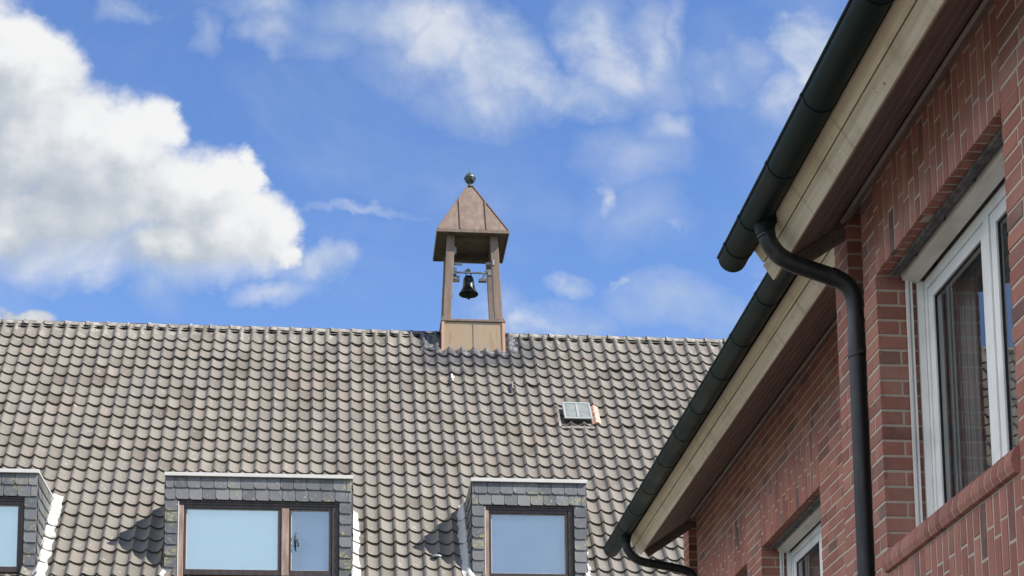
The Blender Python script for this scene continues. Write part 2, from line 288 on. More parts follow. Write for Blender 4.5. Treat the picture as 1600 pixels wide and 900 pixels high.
# ------------------------------------------------------------------ mesh helpers
class MB:
    def __init__(s): s.v = []; s.f = []; s.m = []; s.sm = []
    def add(s, verts, faces, mi=0, sm=False):
        o = len(s.v); s.v += [tuple(v) for v in verts]
        for f in faces: s.f.append(tuple(i + o for i in f)); s.m.append(mi); s.sm.append(sm)
    def box(s, a, b, mi=0):
        x0, y0, z0 = a; x1, y1, z1 = b
        s.hexa([(x0, y0, z0), (x1, y0, z0), (x1, y1, z0), (x0, y1, z0), (x0, y0, z1), (x1, y0, z1), (x1, y1, z1), (x0, y1, z1)], mi)
    def hexa(s, v, mi=0):
        s.add(v, [(0, 3, 2, 1), (4, 5, 6, 7), (0, 1, 5, 4), (1, 2, 6, 5), (2, 3, 7, 6), (3, 0, 4, 7)], mi)
    def obox(s, o, ax, ay, az, mi=0):
        o, ax, ay, az = map(Vector, (o, ax, ay, az))
        s.hexa([o, o + ax, o + ax + ay, o + ay, o + az, o + ax + az, o + ax + ay + az, o + ay + az], mi)
    def prism(s, poly, axis, t0, t1, mi=0, sm=False):
        """poly: list of 2-D points; axis 'x','y','z' gives the extrusion direction"""
        n = len(poly)
        def p3(q, t):
            return {'y': (q[0], t, q[1]), 'x': (t, q[0], q[1]), 'z': (q[0], q[1], t)}[axis]
        v = [p3(q, t0) for q in poly] + [p3(q, t1) for q in poly]
        f = [(i, (i + 1) % n, n + (i + 1) % n, n + i) for i in range(n)]
        s.add(v, f, mi, sm); s.add(v, [tuple(range(n))[::-1], tuple(range(n, 2 * n))], mi)
    def tube(s, pts, rad, seg=16, mi=0, cap=True):
        pts = [Vector(p) for p in pts]
        if not isinstance(rad, (list, tuple)): rad = [rad] * len(pts)
        up = None; v = []
        for i, p in enumerate(pts):
            t = (pts[min(i + 1, len(pts) - 1)] - pts[max(i - 1, 0)]).normalized()
            if up is None:
                up = Vector((0, 0, 1)) if abs(t.z) < .9 else Vector((0, 1, 0))
            up = (up - t * up.dot(t)).normalized(); sd = t.cross(up)
            for k in range(seg):
                a = 2 * math.pi * k / seg
                v.append(p + (up * math.cos(a) + sd * math.sin(a)) * rad[i])
        f = []
        for i in range(len(pts) - 1):
            for k in range(seg):
                k2 = (k + 1) % seg
                f.append((i * seg + k, i * seg + k2, (i + 1) * seg + k2, (i + 1) * seg + k))
        s.add(v, f, mi, True)
        if cap:
            s.add(v[:seg], [tuple(range(seg))[::-1]], mi); s.add(v[-seg:], [tuple(range(seg))], mi)
    def lathe(s, prof, c, seg=28, mi=0):
        v = []
        for r, z in prof:
            for k in range(seg):
                a = 2 * math.pi * k / seg; v.append((c[0] + r * math.cos(a), c[1] + r * math.sin(a), c[2] + z))
        f = []
        for i in range(len(prof) - 1):
            for k in range(seg):
                k2 = (k + 1) % seg; f.append((i * seg + k, i * seg + k2, (i + 1) * seg + k2, (i + 1) * seg + k))
        s.add(v, f, mi, True)
    def build(s, name, mats, parent=None, bevel=0):
        if not isinstance(mats, (list, tuple)): mats = [mats]
        off = Vector((0, 0, -H))
        p = parent
        while p is not None: off = off + p.location; p = p.parent
        me = bpy.data.meshes.new(name)
        me.from_pydata([(x - off.x, y - off.y, z - off.z) for x, y, z in s.v], [], s.f)
        for m in mats: me.materials.append(m)
        me.polygons.foreach_set('material_index', s.m); me.polygons.foreach_set('use_smooth', s.sm)
        me.update()
        o = bpy.data.objects.new(name, me); COL.objects.link(o)
        if parent is not None: o.parent = parent
        if bevel:
            b = o.modifiers.new('bevel', 'BEVEL'); b.width = bevel; b.segments = 2; b.limit_method = 'ANGLE'; b.angle_limit = R(40)
        return o
def thing(name, label, cat, loc, group=None):
    o = bpy.data.objects.new(name, None); COL.objects.link(o); o.location = loc; o.empty_display_size = .3
    o['label'] = label; o['category'] = cat
    if group: o['group'] = group
    return o

def smooth_path(pts, n=8):
    """Catmull-Rom through the points"""
    P_ = [Vector(p) for p in pts]; P_ = [P_[0] * 2 - P_[1]] + P_ + [P_[-1] * 2 - P_[-2]]
    out = []
    for i in range(1, len(P_) - 2):
        a, b, c, d = P_[i - 1:i + 3]
        for k in range(n):
            t = k / n
            out.append(.5 * ((2 * b) + (c - a) * t + (2 * a - 5 * b + 4 * c - d) * t * t + (3 * b - a - 3 * c + d) * t ** 3))
    out.append(P_[-2]); return out

# ------------------------------------------------------------------ ground
g = MB(); g.add([(-400, -400, -H - .004), (400, -400, -H - .004), (400, 400, -H - .004), (-400, 400, -H - .004)], [(0, 1, 2, 3)])
o = g.build('ground', M_grass); o['kind'] = 'structure'
g = MB(); g.add([(-14, -14, -H), (2.8, -14, -H), (2.8, 22.3, -H), (-14, 22.3, -H)], [(0, 1, 2, 3)])
o = g.build('paved_yard', M_pave); o['kind'] = 'structure'

# ================================================================== the tiled house across the yard
BE = 0.865191; CB, SB, TB = math.cos(BE), math.sin(BE), math.tan(BE)
RY, RZ = 28.322, 11.129
TW, TL = .2027, .3005
TX0 = -.709                        # centre of one trough
def S3(x, s, h=0.):
    """point on the front roof slope: s metres down from the ridge, h metres above the slope"""
    sag = .030 * noise.noise(Vector((x * .22, s * .3, 3.1))) * min(1, s / .8) + .012 * noise.noise(Vector((x * .8, s * .9, 7.7)))
    h = h + sag
    return (x, RY - s * CB - h * SB, RZ - s * SB + h * CB)
def hz(u):
    """pantile section: broad trough, narrow roll (u = 0 in the trough centre, +-.5 at the rolls)"""
    u = (u + .5) % 1.0 - .5
    if u > .08:
        t = (u - .08) / .42; return .055 * (t ** 2.5 if t < .93 else .834 + (t - .93) * 2.2 - (t - .93) ** 2 * 10)
    t = (.08 - u) / .58; return .055 * (t ** 1.9 if t < .9 else .8186 + (t - .9) * 1.8 - (t - .9) ** 2 * 3)
house = thing('gabled_house', 'long house with a steep grey-brown pantile roof and slate-clad dormers, across the yard', 'house', (0.3, 28.3, 0))
X0, X1 = -11.5, 13.5
DORM = [(-6.64, -4.082), (-2.366, .193), (1.866, 3.480)]
DF = 23.75; DTOP = 7.2
def s_of_y(y): return (RY - y) / CB
S_TOP, S_FRONT = s_of_y(24.96), s_of_y(DF)
tw = (1.702, 2.774)
mb = MB()
ncol0 = int((X0 - TX0) / TW); ncol1 = int((X1 - TX0) / TW)
NR = 31
NS = 12
colx = {c: random.gauss(0, .0022) for c in range(ncol0, ncol1 + 1)}
for row in range(NR):
    s0 = .277 + (row - 1) * TL; s1 = s0 + TL
    rowj = random.gauss(0, .003)
    for c in range(ncol0, ncol1 + 1):
        xc = TX0 + c * TW
        if any(a + .09 < xc < b - .09 and S_TOP - .02 < (s0 + s1) / 2 < S_FRONT + .02 for a, b in DORM): continue
        if row == 0: continue
        if row == 1: s0 = .12
        if tw[0] + .12 < xc < tw[1] - .12 and s1 < .62: continue
        ou, od = random.gauss(0, .0018), random.gauss(0, .0026)
        lift = .038 + random.gauss(0, .003)
        if random.random() < .035: lift += random.uniform(.006, .016); od += random.uniform(-.012, .012)
        if row in (3, 5, 7) and 6.0 > xc > 4.2 and random.random() < .5: lift += .014; od += .012
        yaw = random.gauss(0, .007)
        od += .016 * noise.noise(Vector((xc * .45, row * .6, 5.5)))
        ou += .008 * noise.noise(Vector((xc * .5, row * .12, 9.5)))
        top, mid, bot, lip = [], [], [], []
        for k in range(NS + 1):
            u = -.5 + (k / NS) * 1.09 - .03
            x = xc + u * TW + ou + colx[c]
            hh = hz(u) + (.010 * max(0, (u - .38) / .18) if u > .38 else 0) - (.006 if u < -.46 else 0)
            dy = yaw * u
            top.append(S3(x, s0 - .03, hh + .002)); mid.append(S3(x, (s0 + s1) / 2, hh + .002 + lift * .55))
            bot.append(S3(x, s1 + od + dy + rowj, hh + lift)); lip.append(S3(x, s1 + od + dy + rowj - .004, hh + lift - .034))
        n = NS + 1
        v = top + mid + bot
        f = [(r * n + k, (r + 1) * n + k, (r + 1) * n + k + 1, r * n + k + 1) for r in range(2) for k in range(NS)]
        mb.add(v, f, 0, True)
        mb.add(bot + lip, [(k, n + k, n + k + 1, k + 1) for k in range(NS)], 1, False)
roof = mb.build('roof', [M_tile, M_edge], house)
# battens and boarding under the tiles, with a hole for each dormer
mb = MB()
edges = sorted([X0, X1] + [e for d in DORM for e in (d[0] + .1, d[1] - .1)])
for a, b in zip(edges, edges[1:]):
    cut = any(abs(a - d[0] - .1) < 1e-6 for d in DORM)
    for sa, sb in ([(.0, S_TOP + .06), (S_FRONT, 9.3)] if cut else [(.0, 9.3)]):
        q = [(a, RY - sa * CB, RZ - sa * SB - .03), (b, RY - sa * CB, RZ - sa * SB - .03), (b, RY - sb * CB, RZ - sb * SB - .03), (a, RY - sb * CB, RZ - sb * SB - .03)]
        mb.hexa([(x, y + .09, z - .10) for x, y, z in q] + q)
mb.build('roof_boarding', M_brownframe, house)
# rear slope
mb = MB()
rows = []
for r in range(32):
    for e in (0, 1):
        s = r * TL + e * TL; hh = .05 + (.022 if e else 0)
        rows.append([(X0, RY + s * CB + hh * SB, RZ - s * SB + hh * CB), (X1, RY + s * CB + hh * SB, RZ - s * SB + hh * CB)])
for a, b in zip(rows, rows[1:]): mb.add([a[0], a[1], b[1], b[0]], [(0, 3, 2, 1)])
mb.build('rear_roof_slope', M_tile, house)
# ridge caps bedded in mossy mortar
mb = MB(); mm = MB()
x = X0; splitdone = False
while x < X1:
    L = .335 + random.gauss(0, .004)
    if x > tw[1] and not splitdone:
        mb.build('ridge', M_ridge, house); mb = MB(); splitdone = True
    if not (tw[0] - .22 < x + L / 2 < tw[1] + .10):
        zj = random.gauss(0, .005) 
        v = []
        for xx, rr in ((x, .128), (x + .03, .128), (x + .035, .112), (x + L + .03, .100)):
            for j in range(11):
                a = math.pi * (j / 10)
                v.append((xx, RY - math.cos(a) * rr * 1.12, RZ - .088 + zj * .5 + math.sin(a) * rr * .86))
        n = 11
        mb.add(v, [(i * n + j, i * n + j + 1, (i + 1) * n + j + 1, (i + 1) * n + j) for i in range(3) for j in range(10)], 0, True)
        mb.add(v[:n], [tuple(range(n))], 0)
    x += L
NX = int((X1 - X0) / .025)
grid = []
for i in range(NX + 1):
    x = X0 + i * .025; u = (x - TX0) / TW
    jag = .035 * noise.noise(Vector((x * 3.2, 1, 1)))
    dz = 0
    grid.append([(x, RY - .09, RZ - .085), (x, RY - .118, RZ - .118), S3(x, .235 + jag, .050)])
inb = lambda x: tw[0] - .05 < x < tw[1] + .02
for a, b in zip(grid, grid[1:]):
    if inb(a[0][0]): continue
    mm.add(a + b, [(0, 1, 4, 3), (1, 2, 5, 4)], 0, True)
mb.build('ridge', M_ridge, house); mm.build('ridge_mortar', M_mortar_moss, house)
# walls, eaves and gables
mb = MB()
ye, ze = RY - 9.1 * CB, RZ - 9.1 * SB
mb.box((X0 + .3, ye + .35, -H), (X1 - .3, ye + .65, ze + .25))
mb.box((X0 + .3, 2 * RY - ye - .65, -H), (X1 - .3, 2 * RY - ye - .35, ze + .25))
for xa in (X0 + .3, X1 - .6):
    mb.prism([(ye + .65, -H), (2 * RY - ye - .65, -H), (2 * RY - ye - .65, ze + .55), (RY, RZ - .25), (ye + .65, ze + .55)], 'x', xa, xa + .3)
mb.build('wall', M_render, house)
mb = MB()
pts = [(x, ye - .22, ze - .10) for x in (X0, X1)]
prof = [(math.cos(a) * .07, math.sin(a) * .07) for a in [math.pi + math.pi * k / 10 for k in range(11)]]
prof += [(q[0] * .93, q[1] * .93) for q in prof[::-1]]
mb.prism([(ye - .15 + a, ze - .12 + b) for a, b in prof], 'x', X0, X1)
mb.build('eaves_gutter', M_galv, house)

# ---- dormers
def slate_face(mb, o, U, V, Nn, w, h, rows, sw, inside=None, clip=True, seed=0):
    """overlapping slates on a rectangle with origin o (lower corner)"""
    rnd = random.Random(seed)
    o, U, V, Nn = map(Vector, (o, U, V, Nn))
    rh = h / rows
    for r in range(rows):
        off = rnd.uniform(.15, .85) * sw if w > sw * 1.5 else 0
        us = [0] + [off + i * sw for i in range(int(w / sw) + 2) if .05 * sw < off + i * sw < w - .02] + [w]
        if w <= sw * 1.5: us = [0, w]
        for a, b in zip(us, us[1:]):
            if inside and not inside((a + b) / 2, (r + .6) * rh): continue
            j = rnd.gauss(0, .003); a2, b2 = a + .0035, b - .0035
            v0, v1 = r * rh + j, (r + 1) * rh + .012
            lo, hi = .017 + abs(rnd.gauss(0, .002)), .004
            c = min(.035, (b - a) * .3) if clip and b - a > .1 else .002
            poly = [(a2, v0 + c, lo), (a2 + c * .35, v0 + c * .35, lo), (a2 + c, v0, lo), (b2, v0, lo), (b2, v1, hi), (a2, v1, hi)]
            f = [o + U * p + V * q + Nn * t for p, q, t in poly]; bk = [o + U * p + V * q + Nn * (t - .009) for p, q, t in poly]
            n = len(poly)
            mb.add(f + bk, [tuple(range(n))] + [(i, i + n, (i + 1) % n + n, (i + 1) % n) for i in range(n)], 0)
def wavy_strip(mb, xa, xb, sa, sb, lift, step=.02, wr=0., je=0.):
    nx = max(2, int((xb - xa) / step)); ns = max(2, int((sb - sa) / .025))
    v = []
    for i in range(ns + 1):
        s = sa + (sb - sa) * i / ns
        fr = ((s - .277) / TL) % 1.0
        for k in range(nx + 1):
            x = xa + (xb - xa) * k / nx
            if je: x += je * noise.noise(Vector((s * 5.5, xa, 2.2))) * (1 if k in (0, nx) else 0)
            w = wr * noise.noise(Vector((x * 14, s * 14, 4.2))) if wr else 0
            v.append(S3(x, s, hz((x - TX0) / TW) + .006 + .024 * fr + lift + w))
    n = nx + 1
    mb.add(v, [(i * n + k, (i + 1) * n + k, (i + 1) * n + k + 1, i * n + k + 1) for i in range(ns) for k in range(nx)], 0, True)

def dormer(x0, x1, panes, label, wl, wr, seed):
    """panes: list of (x0, x1, backing material)"""
    zb = 5.70; zt = DTOP - .05
    d = MB()
    jw = .185; ox0, ox1 = x0 + jw, x1 - jw; oz = 6.795
    # carcass behind the slates
    ybk = 25.0
    d.box((x0 + .02, DF + .018, zb), (ox0, DF + .20, zt)); d.box((ox1, DF + .018, zb), (x1 - .02, DF + .20, zt))
    d.box((ox0, DF + .018, oz), (ox1, DF + .20, zt))
    for xa, xb in ((x0 + .02, x0 + .1), (x1 - .1, x1 - .02)):
        d.prism([(DF + .2, zb), (DF + .2, zt), (ybk, zt), (ybk, zt - .08)], 'x', xa, xb)
    d.box((x0 + .02, DF + .2, zt - .05), (x1 - .02, ybk + .08, zt))
    dm = d.build('dormer', M_brownframe, house); dm['label'] = label
    s = MB()
    slate_face(s, (x0, DF, 6.825), (1, 0, 0), (0, 0, 1), (0, -1, 0), x1 - x0, zt - 6.825, 2, .182, seed=seed)
    slate_face(s, (x0, DF, zb), (1, 0, 0), (0, 0, 1), (0, -1, 0), jw - .012, 6.825 - zb, 7, .182, seed=seed + 1)
    slate_face(s, (x1 - jw + .012, DF, zb), (1, 0, 0), (0, 0, 1), (0, -1, 0), jw - .012, 6.825 - zb, 7, .182, seed=seed + 2)
    ins = lambda u, v: (zb + v) > RZ - (RY - (DF + u)) * TB - .06
    slate_face(s, (x1, DF + .01, zb), (0, 1, 0), (0, 0, 1), (1, 0, 0), 1.24, zt - zb, 9, .15, inside=ins, seed=seed + 3)
    ins2 = lambda u, v: (zb + v) > RZ - (RY - (DF + 1.25 - u)) * TB - .06
    slate_face(s, (x0, DF + 1.25, zb), (0, -1, 0), (0, 0, 1), (-1, 0, 0), 1.24, zt - zb, 9, .15, inside=ins2, seed=seed + 4)
    s.build('slate_cladding', M_slate, dm)
    t = MB(); t.box((x0 - .015, DF - .045, zt), (x1 + .015, DF - .015, zt + .052)); t.box((x0 - .015, DF - .015, zt + .004), (x1 + .015, 24.95, zt + .034))
    t.build('roof_edge_trim', M_trimwhite, dm, .004)
    # window
    fy = DF + .035
    f = MB(); px0, px1 = panes[0][0], panes[-1][1]; pz0, pz1 = 5.852, 6.715
    f.box((px0 - .035, fy, pz1), (px1 + .035, fy + .07, oz)); f.box((ox0 + .002, fy - .012, pz1 + .045), (ox1 - .002, fy + .09, oz - .002))
    f.box((px0 - .035, fy, 5.77), (px1 + .035, fy + .07, pz0)); 
    f.box((px1, fy + .002, pz0), (px1 + .04, fy + .07, pz1)); f.box((px1 + .04, fy - .012, 5.74), (ox1 - .002, fy + .09, pz1 + .045))
    f.box((px0 - .035, fy + .002, pz0), (px0, fy + .07, pz1))
    if len(panes) > 1:
        f.box((panes[0][1], fy + .002, pz0), (panes[0][1] + .045, fy + .07, pz1)); f.box((panes[1][0] - .03, fy + .002, pz0), (panes[1][0], fy + .07, pz1))
    wf = f.build('window_frame', M_brownframe, dm, .005)
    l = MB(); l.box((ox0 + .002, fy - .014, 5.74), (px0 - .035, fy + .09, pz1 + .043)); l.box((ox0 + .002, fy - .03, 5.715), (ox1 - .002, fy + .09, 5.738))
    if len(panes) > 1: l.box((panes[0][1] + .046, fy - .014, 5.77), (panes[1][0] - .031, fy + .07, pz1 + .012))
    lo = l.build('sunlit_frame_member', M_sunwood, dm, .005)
    zl = MB(); zl.box((ox0 - .008, fy - .042, 5.70), (ox0 + .004, fy + .01, oz)); zl.build('jamb_edge_strip', M_trimwhite, dm)
    for a, b, bm in panes:
        ti = .0
        p = MB(); yg = fy + .045
        p.add([(a, yg, pz0), (b, yg, pz0), (b, yg, pz1), (a, yg, pz1)], [(0, 1, 2, 3)])
        p.build('window_pane', M_glass_dim if bm is M_backing_b else M_glass_far, dm)
        bd = MB(); e = .010
        for q in (((a, yg - .012, pz0), (b, yg - .001, pz0 + e)), ((a, yg - .012, pz1 - e), (b, yg - .001, pz1)), ((a, yg - .012, pz0 + e), (a + e, yg - .001, pz1 - e)), ((b - e, yg - .012, pz0 + e), (b, yg - .001, pz1 - e))): bd.box(*q)
        bd.build('glazing_bead', M_trimwhite, dm)
        bl = MB(); yb = DF + (.42 if bm is M_backing_b and len(panes) > 1 else .20)
        bl.box((a - .09, yb, 5.74), (b + .07, yb + .006, oz)); bl.build('pane_backing', bm, dm)
    if wl:
        w = MB(); wavy_strip(w, x0 - wl[0], x0 + .02, s_of_y(24.96) + wl[1], S_FRONT + .3, .014, .02, .012, .05); w.build('side_flashing', M_paintlead, dm)
    if wr:
        w = MB(); wavy_strip(w, x1 - .02, x1 + wr[0], s_of_y(24.96) + wr[1], S_FRONT + .3, .014, .02, .012, .05); w.build('side_flashing', M_paintlead, dm)
    return dm
dormer(*DORM[0], [(-6.36, -5.42, M_backing_c), (-5.25, -4.345, M_backing_c)], 'left slate-clad dormer cut by the photo edge', (.10, .2), (.155, .02), 10)
dormer(*DORM[1], [(-2.08, -.822, M_backing_a), (-.645, -.122, M_backing_b)], 'widest slate-clad dormer, with a two-pane window', (.03, .55), (.115, .35), 20)
dormer(*DORM[2], [(2.138, 3.186, M_backing_b)], 'narrow slate-clad dormer with a single-pane window', (.135, .12), (.05, .3), 30)

# ---- skylight
def slope_box(mb, xa, xb, sa, sb, h0, h1, rnd=0, mi=0):
    P8 = [S3(xa, sb, h0), S3(xb, sb, h0), S3(xb, sa, h0), S3(xa, sa, h0), S3(xa, sb, h1), S3(xb, sb, h1), S3(xb, sa, h1), S3(xa, sa, h1)]
    mb.hexa(P8, mi)
hx0, hx1 = 3.54, 3.99; hs0, hs1 = 2.42, 2.92
mb = MB(); slope_box(mb, hx0 + .02, hx1 - .02, hs0 + .02, hs1 - .01, 0., .115)
hk = mb.build('skylight', M_black, house, .01)
mb = MB()
for q in ((hx0, hx1, hs0, hs0 + .045), (hx0, hx1, hs1 - .04, hs1), (hx0, hx0 + .035, hs0 + .045, hs1 - .04), (hx1 - .035, hx1, hs0 + .045, hs1 - .04), ((hx0 + hx1) / 2 - .018, (hx0 + hx1) / 2 + .018, hs0 + .045, hs1 - .04)):
    slope_box(mb, *q, .116, .14)
mb.build('skylight_frame', M_hatchframe, hk, .010)
mb = MB(); slope_box(mb, hx0 + .03, hx1 - .03, hs0 + .03, hs1 - .03, .117, .130); mb.build('skylight_pane', M_hatchglass, hk)
mb = MB(); wavy_strip(mb, hx1, hx1 + .14, hs0 - .02, hs1 + .04, .03); 
mb.build('skylight_flashing', M_terracotta, hk)
mb = MB(); slope_box(mb, hx0 - .09, hx0 - .055, hs0 + .02, hs1 + .16, .03, .085); slope_box(mb, hx0 - .055, hx1 + .02, hs1 + .10, hs1 + .16, .03, .055); mb.build('skylight_kerb', M_ridge, hk)
# ---- soil vent pipe beside the narrow dormer
mb = MB(); b = Vector((1.39, 24.02, 5.95)); mb.tube([b + Vector((0, .1, -.2)), b + Vector((0, 0, .06)), b + Vector((0, 0, .16))], .045, 14)
vp = mb.build('vent_pipe', M_black, house)
mb = MB(); mb.lathe([(0, .215), (.05, .21), (.085, .19), (.088, .17), (.05, .165)], b); mb.build('vent_cap', M_galv, vp)
# ---- two roof hooks below the turret, each in a raised tile
for hxx, hss in ((1.83, 1.60), (2.80, 1.78)):
    mb = MB(); slope_box(mb, hxx - .012, hxx + .016, hss - .05, hss + .16, .06, .078); slope_box(mb, hxx + .016, hxx + .04, hss + .01, hss + .04, .055, .068)
    mb.build('roof_hook', M_white if hxx < 2.5 else M_tile, house)
    mb = MB(); slope_box(mb, hxx - .05, hxx - .025, hss + .05, hss + .24, .02, .062); mb.build('hook_gap_shade', M_black, house)  # black block painted as the shaded opening beside the hook

# ================================================================== bell turret
CX, CY = 2.236, 28.38
tower = thing('bell_turret', 'copper-clad open bell turret with four posts and a pyramid roof, astride the house ridge', 'bell tower', (CX, CY, 11.1 + H))
mb = MB()
fy = 27.885
bx = lambda z: .522 + (11.17 - z) * .018
v = []
for z in (10.0, 11.155):
    hw = bx(z); v += [(CX - hw, fy - (11.17 - z) * .01, z), (CX + hw, fy - (11.17 - z) * .01, z), (CX + hw, 2 * CY - fy, z), (CX - hw, 2 * CY - fy, z)]
mb.hexa(v)
mb.build('base', M_copper_ochre, tower, .006)
mb = MB()                                       # centre seam and bright corner strips of the base
mb.box((CX - .004, fy - .010, 10.6), (CX + .004, fy - .002, 11.15)); mb.build('base_seam', M_copper, tower)
mb = MB()
for sx in (-1, 1):
    mb = MB(); v = []
    for z in (10.575, 11.15):
        hw = bx(z); x_ = CX + sx * (hw - .018); v += [(x_ - .022, fy - .018, z), (x_ + .022, fy - .018, z), (x_ + .022, fy + .05, z), (x_ - .022, fy + .05, z)]
    mb.hexa(v)
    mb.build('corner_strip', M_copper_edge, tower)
mb = MB(); mb.box((CX - .54, fy - .025, 11.157), (CX + .54, 2 * CY - fy + .02, 11.197)); mb.build('base_cap', M_copper, tower, .006)
pw = .066
for sx in (-1, 1):
    for sy in (-1, 1):
        mb = MB(); v = []
        for z, inset in ((11.19, .435), (12.78, .358)):
            x_ = CX + sx * inset; y_ = CY + sy * (.425 if z < 12 else .40)
            v += [(x_ - pw, y_ - pw, z), (x_ + pw, y_ - pw, z), (x_ + pw, y_ + pw, z), (x_ - pw, y_ + pw, z)]
        mb.hexa(v)
        mb.box((CX + sx * .437 - .085, CY + sy * .425 - .085, 11.198), (CX + sx * .437 + .085, CY + sy * .425 + .085, 11.235))
        mb.build('post', M_copper, tower, .005)
# roof
ez, ea = 12.735, .60
apex = 13.80
mb = MB()
mb.add([(CX - ea, CY - ea, ez), (CX + ea, CY - ea, ez), (CX + ea, CY + ea, ez), (CX - ea, CY + ea, ez), (CX - .03, CY - .03, apex), (CX + .03, CY - .03, apex), (CX + .03, CY + .03, apex), (CX - .03, CY + .03, apex)],
       [(0, 1, 5, 4), (1, 2, 6, 5), (2, 3, 7, 6), (3, 0, 4, 7), (4, 5, 6, 7)])
e2 = .585
rf = mb.build('roof', M_copper, tower)
mb = MB()
def seam(p, q, w=.011):
    mb.tube([p, q], w, 6)
for i in range(4):
    c = [(-1, -1), (1, -1), (1, 1), (-1, 1)][i]
    seam((CX + c[0] * ea, CY + c[1] * ea, ez + .004), (CX + c[0] * .03, CY + c[1] * .03, apex + .004), .014)
for side in range(4):
    for t in (-.21, .23):
        tt = 1 - abs(t) / ea
        k = (ea - abs(t)) / (ea - .03)
        p = Vector((t, -ea - .004, ez)); q = Vector((t, -(ea - .57 * k) - .004, ez + (apex - ez) * k))
        a = math.pi / 2 * side
        rot = lambda w: (CX + w.x * math.cos(a) - w.y * math.sin(a), CY + w.x * math.sin(a) + w.y * math.cos(a), w.z + .004)
        seam(rot(p), rot(q), .017)
mb.build('standing_seams', M_seamdark, rf)
mb = MB()
for side in range(4):
    a = math.pi / 2 * side
    for (p0, p1) in (((-ea - .012, -ea - .012), (ea + .012 - .02, -ea + .008)),):
        v = []
        for z in (ez - .05, ez + .006):
            for q in ((p0[0], p0[1]), (p1[0], p0[1]), (p1[0], p1[1]), (p0[0], p1[1])):
                v.append((CX + q[0] * math.cos(a) - q[1] * math.sin(a), CY + q[0] * math.sin(a) + q[1] * math.cos(a), z))
        mb.hexa(v)
mb.build('eaves_edge', M_copper, rf)
mb = MB(); mb.box((CX - e2, CY - e2, ez - .03), (CX + e2, CY + e2, ez - .008)); mb.build('soffit', M_dkwood, tower)
mb = MB()
mb.box((CX - .33, CY + .30, ez - .16), (CX + .33, CY + .40, ez - .031)); mb.box((CX - .33, CY - .39, ez - .10), (CX + .33, CY - .31, ez - .031))
for sx in (-1, 1): mb.box((CX + sx * .36 - .04, CY - .33, ez - .13), (CX + sx * .36 + .04, CY + .33, ez - .031))
mb.build('head_beams', M_dkwood, tower)
mb = MB(); mb.lathe([(0, -.03), (.075, -.03), (.055, .0), (.03, .03), (.022, .05), (.06, .06), (.088, .095), (.097, .135), (.088, .175), (.06, .21), (.022, .225), (.012, .25), (.008, .33), (.0, .37)], (CX, CY, apex), 24)
fin = mb.build('finial', M_verdi, tower)
mb = MB(); mb.lathe([(.099, .128), (.104, .135), (.099, .142)], (CX, CY, apex), 24); mb.build('finial_band', M_bronze, fin)
# crumpled lead round the base
mb = MB()
wavy_strip(mb, 1.36, 1.715, .10, .72, .018, .02, .03); wavy_strip(mb, 1.66, 2.84, .655, .86, .014, .018, .035); wavy_strip(mb, 2.76, 3.0, .10, .72, .018, .018, .03)
mb.add([(1.40, RY + .02, RZ + .0), (1.715, RY + .02, RZ + .02), S3(1.715, .13, .07), S3(1.40, .13, .06)], [(0, 3, 2, 1)], 0, True)
mb.build('lead_flashing', M_lead, tower)

# ---- bell and its hangings
bell = thing('bell', 'small dark bronze bell hanging from a steel yoke between the turret posts', 'bell', (CX - .035, CY, 11.85 + H))
bc = (CX - .035, CY, 11.838)
mb = MB()
mb.lathe([(.150, .015), (.163, .0), (.168, .012), (.155, .035), (.128, .07), (.108, .12), (.098, .18), (.092, .25), (.085, .29), (.062, .325), (.03, .34), (0, .342)], bc, 32)
mb.lathe([(.150, .015), (.118, .07), (.098, .12), (.088, .18), (.08, .26), (0, .30)], bc, 32)
mb.build('bell_body', M_bronze, bell)
mb = MB(); mb.tube([(bc[0], CY, bc[2] + .28), (bc[0], CY, bc[2] - .04)], .012, 8); mb.lathe([(0, -.085), (.022, -.08), (.028, -.055), (.022, -.03), (0, -.02)], bc, 12); mb.build('clapper', M_bronze, bell)
mb = MB()
mb.tube([(bc[0] - .04, CY, bc[2] + .33), (bc[0] - .045, CY, bc[2] + .39), (bc[0] + .045, CY, bc[2] + .39), (bc[0] + .04, CY, bc[2] + .33)], .012, 8)
mb.build('crown_loop', M_bronze, bell)
mb = MB(); zy = bc[2] + .395
mb.box((CX - .30, CY - .02, zy - .012), (CX + .30, CY + .02, zy + .012)); mb.tube([(CX - .05, CY, zy + .03), (CX - .05, CY, zy + .055)], .05, 12)
mb.box((CX - .36, CY - .04, zy - .05), (CX - .29, CY + .04, zy + .05)); mb.box((CX + .29, CY - .04, zy - .05), (CX + .36, CY + .04, zy + .05))
mb.build('yoke', M_galv, bell, .004)
mb = MB()                                        # ringing motor and counterweight rod, left post
mb.tube([(CX - .31, CY - .12, zy - .17), (CX - .20, CY - .12, zy - .17)], .055, 14); mb.tube([(CX - .325, CY - .10, zy + .06), (CX - .345, CY - .10, zy - .46)], .011, 8)
mb.box((CX - .375, CY - .13, zy - .50), (CX - .315, CY - .07, zy - .44)); mb.box((CX - .33, CY - .17, zy - .11), (CX - .25, CY - .06, zy + .02))
mb.build('ringing_motor', M_galv, bell, .004)
for q in (((CX - .33, CY - .36, zy - .02), (CX - .17, CY - .33, zy + .02)), ((CX - .325, CY - .36, zy + .18), (CX - .265, CY - .30, zy + .30)), ((CX - .335, CY - .34, zy + .02), (CX - .30, CY + .02, zy + .055)),
          ((CX + .23, CY - .37, zy + .0), (CX + .36, CY - .34, zy + .035)), ((CX + .335, CY - .495, zy - .06), (CX + .365, CY - .35, zy + .03))):
    mb = MB(); mb.box(*q); mb.build('fixing_bracket', M_hatchframe, bell)
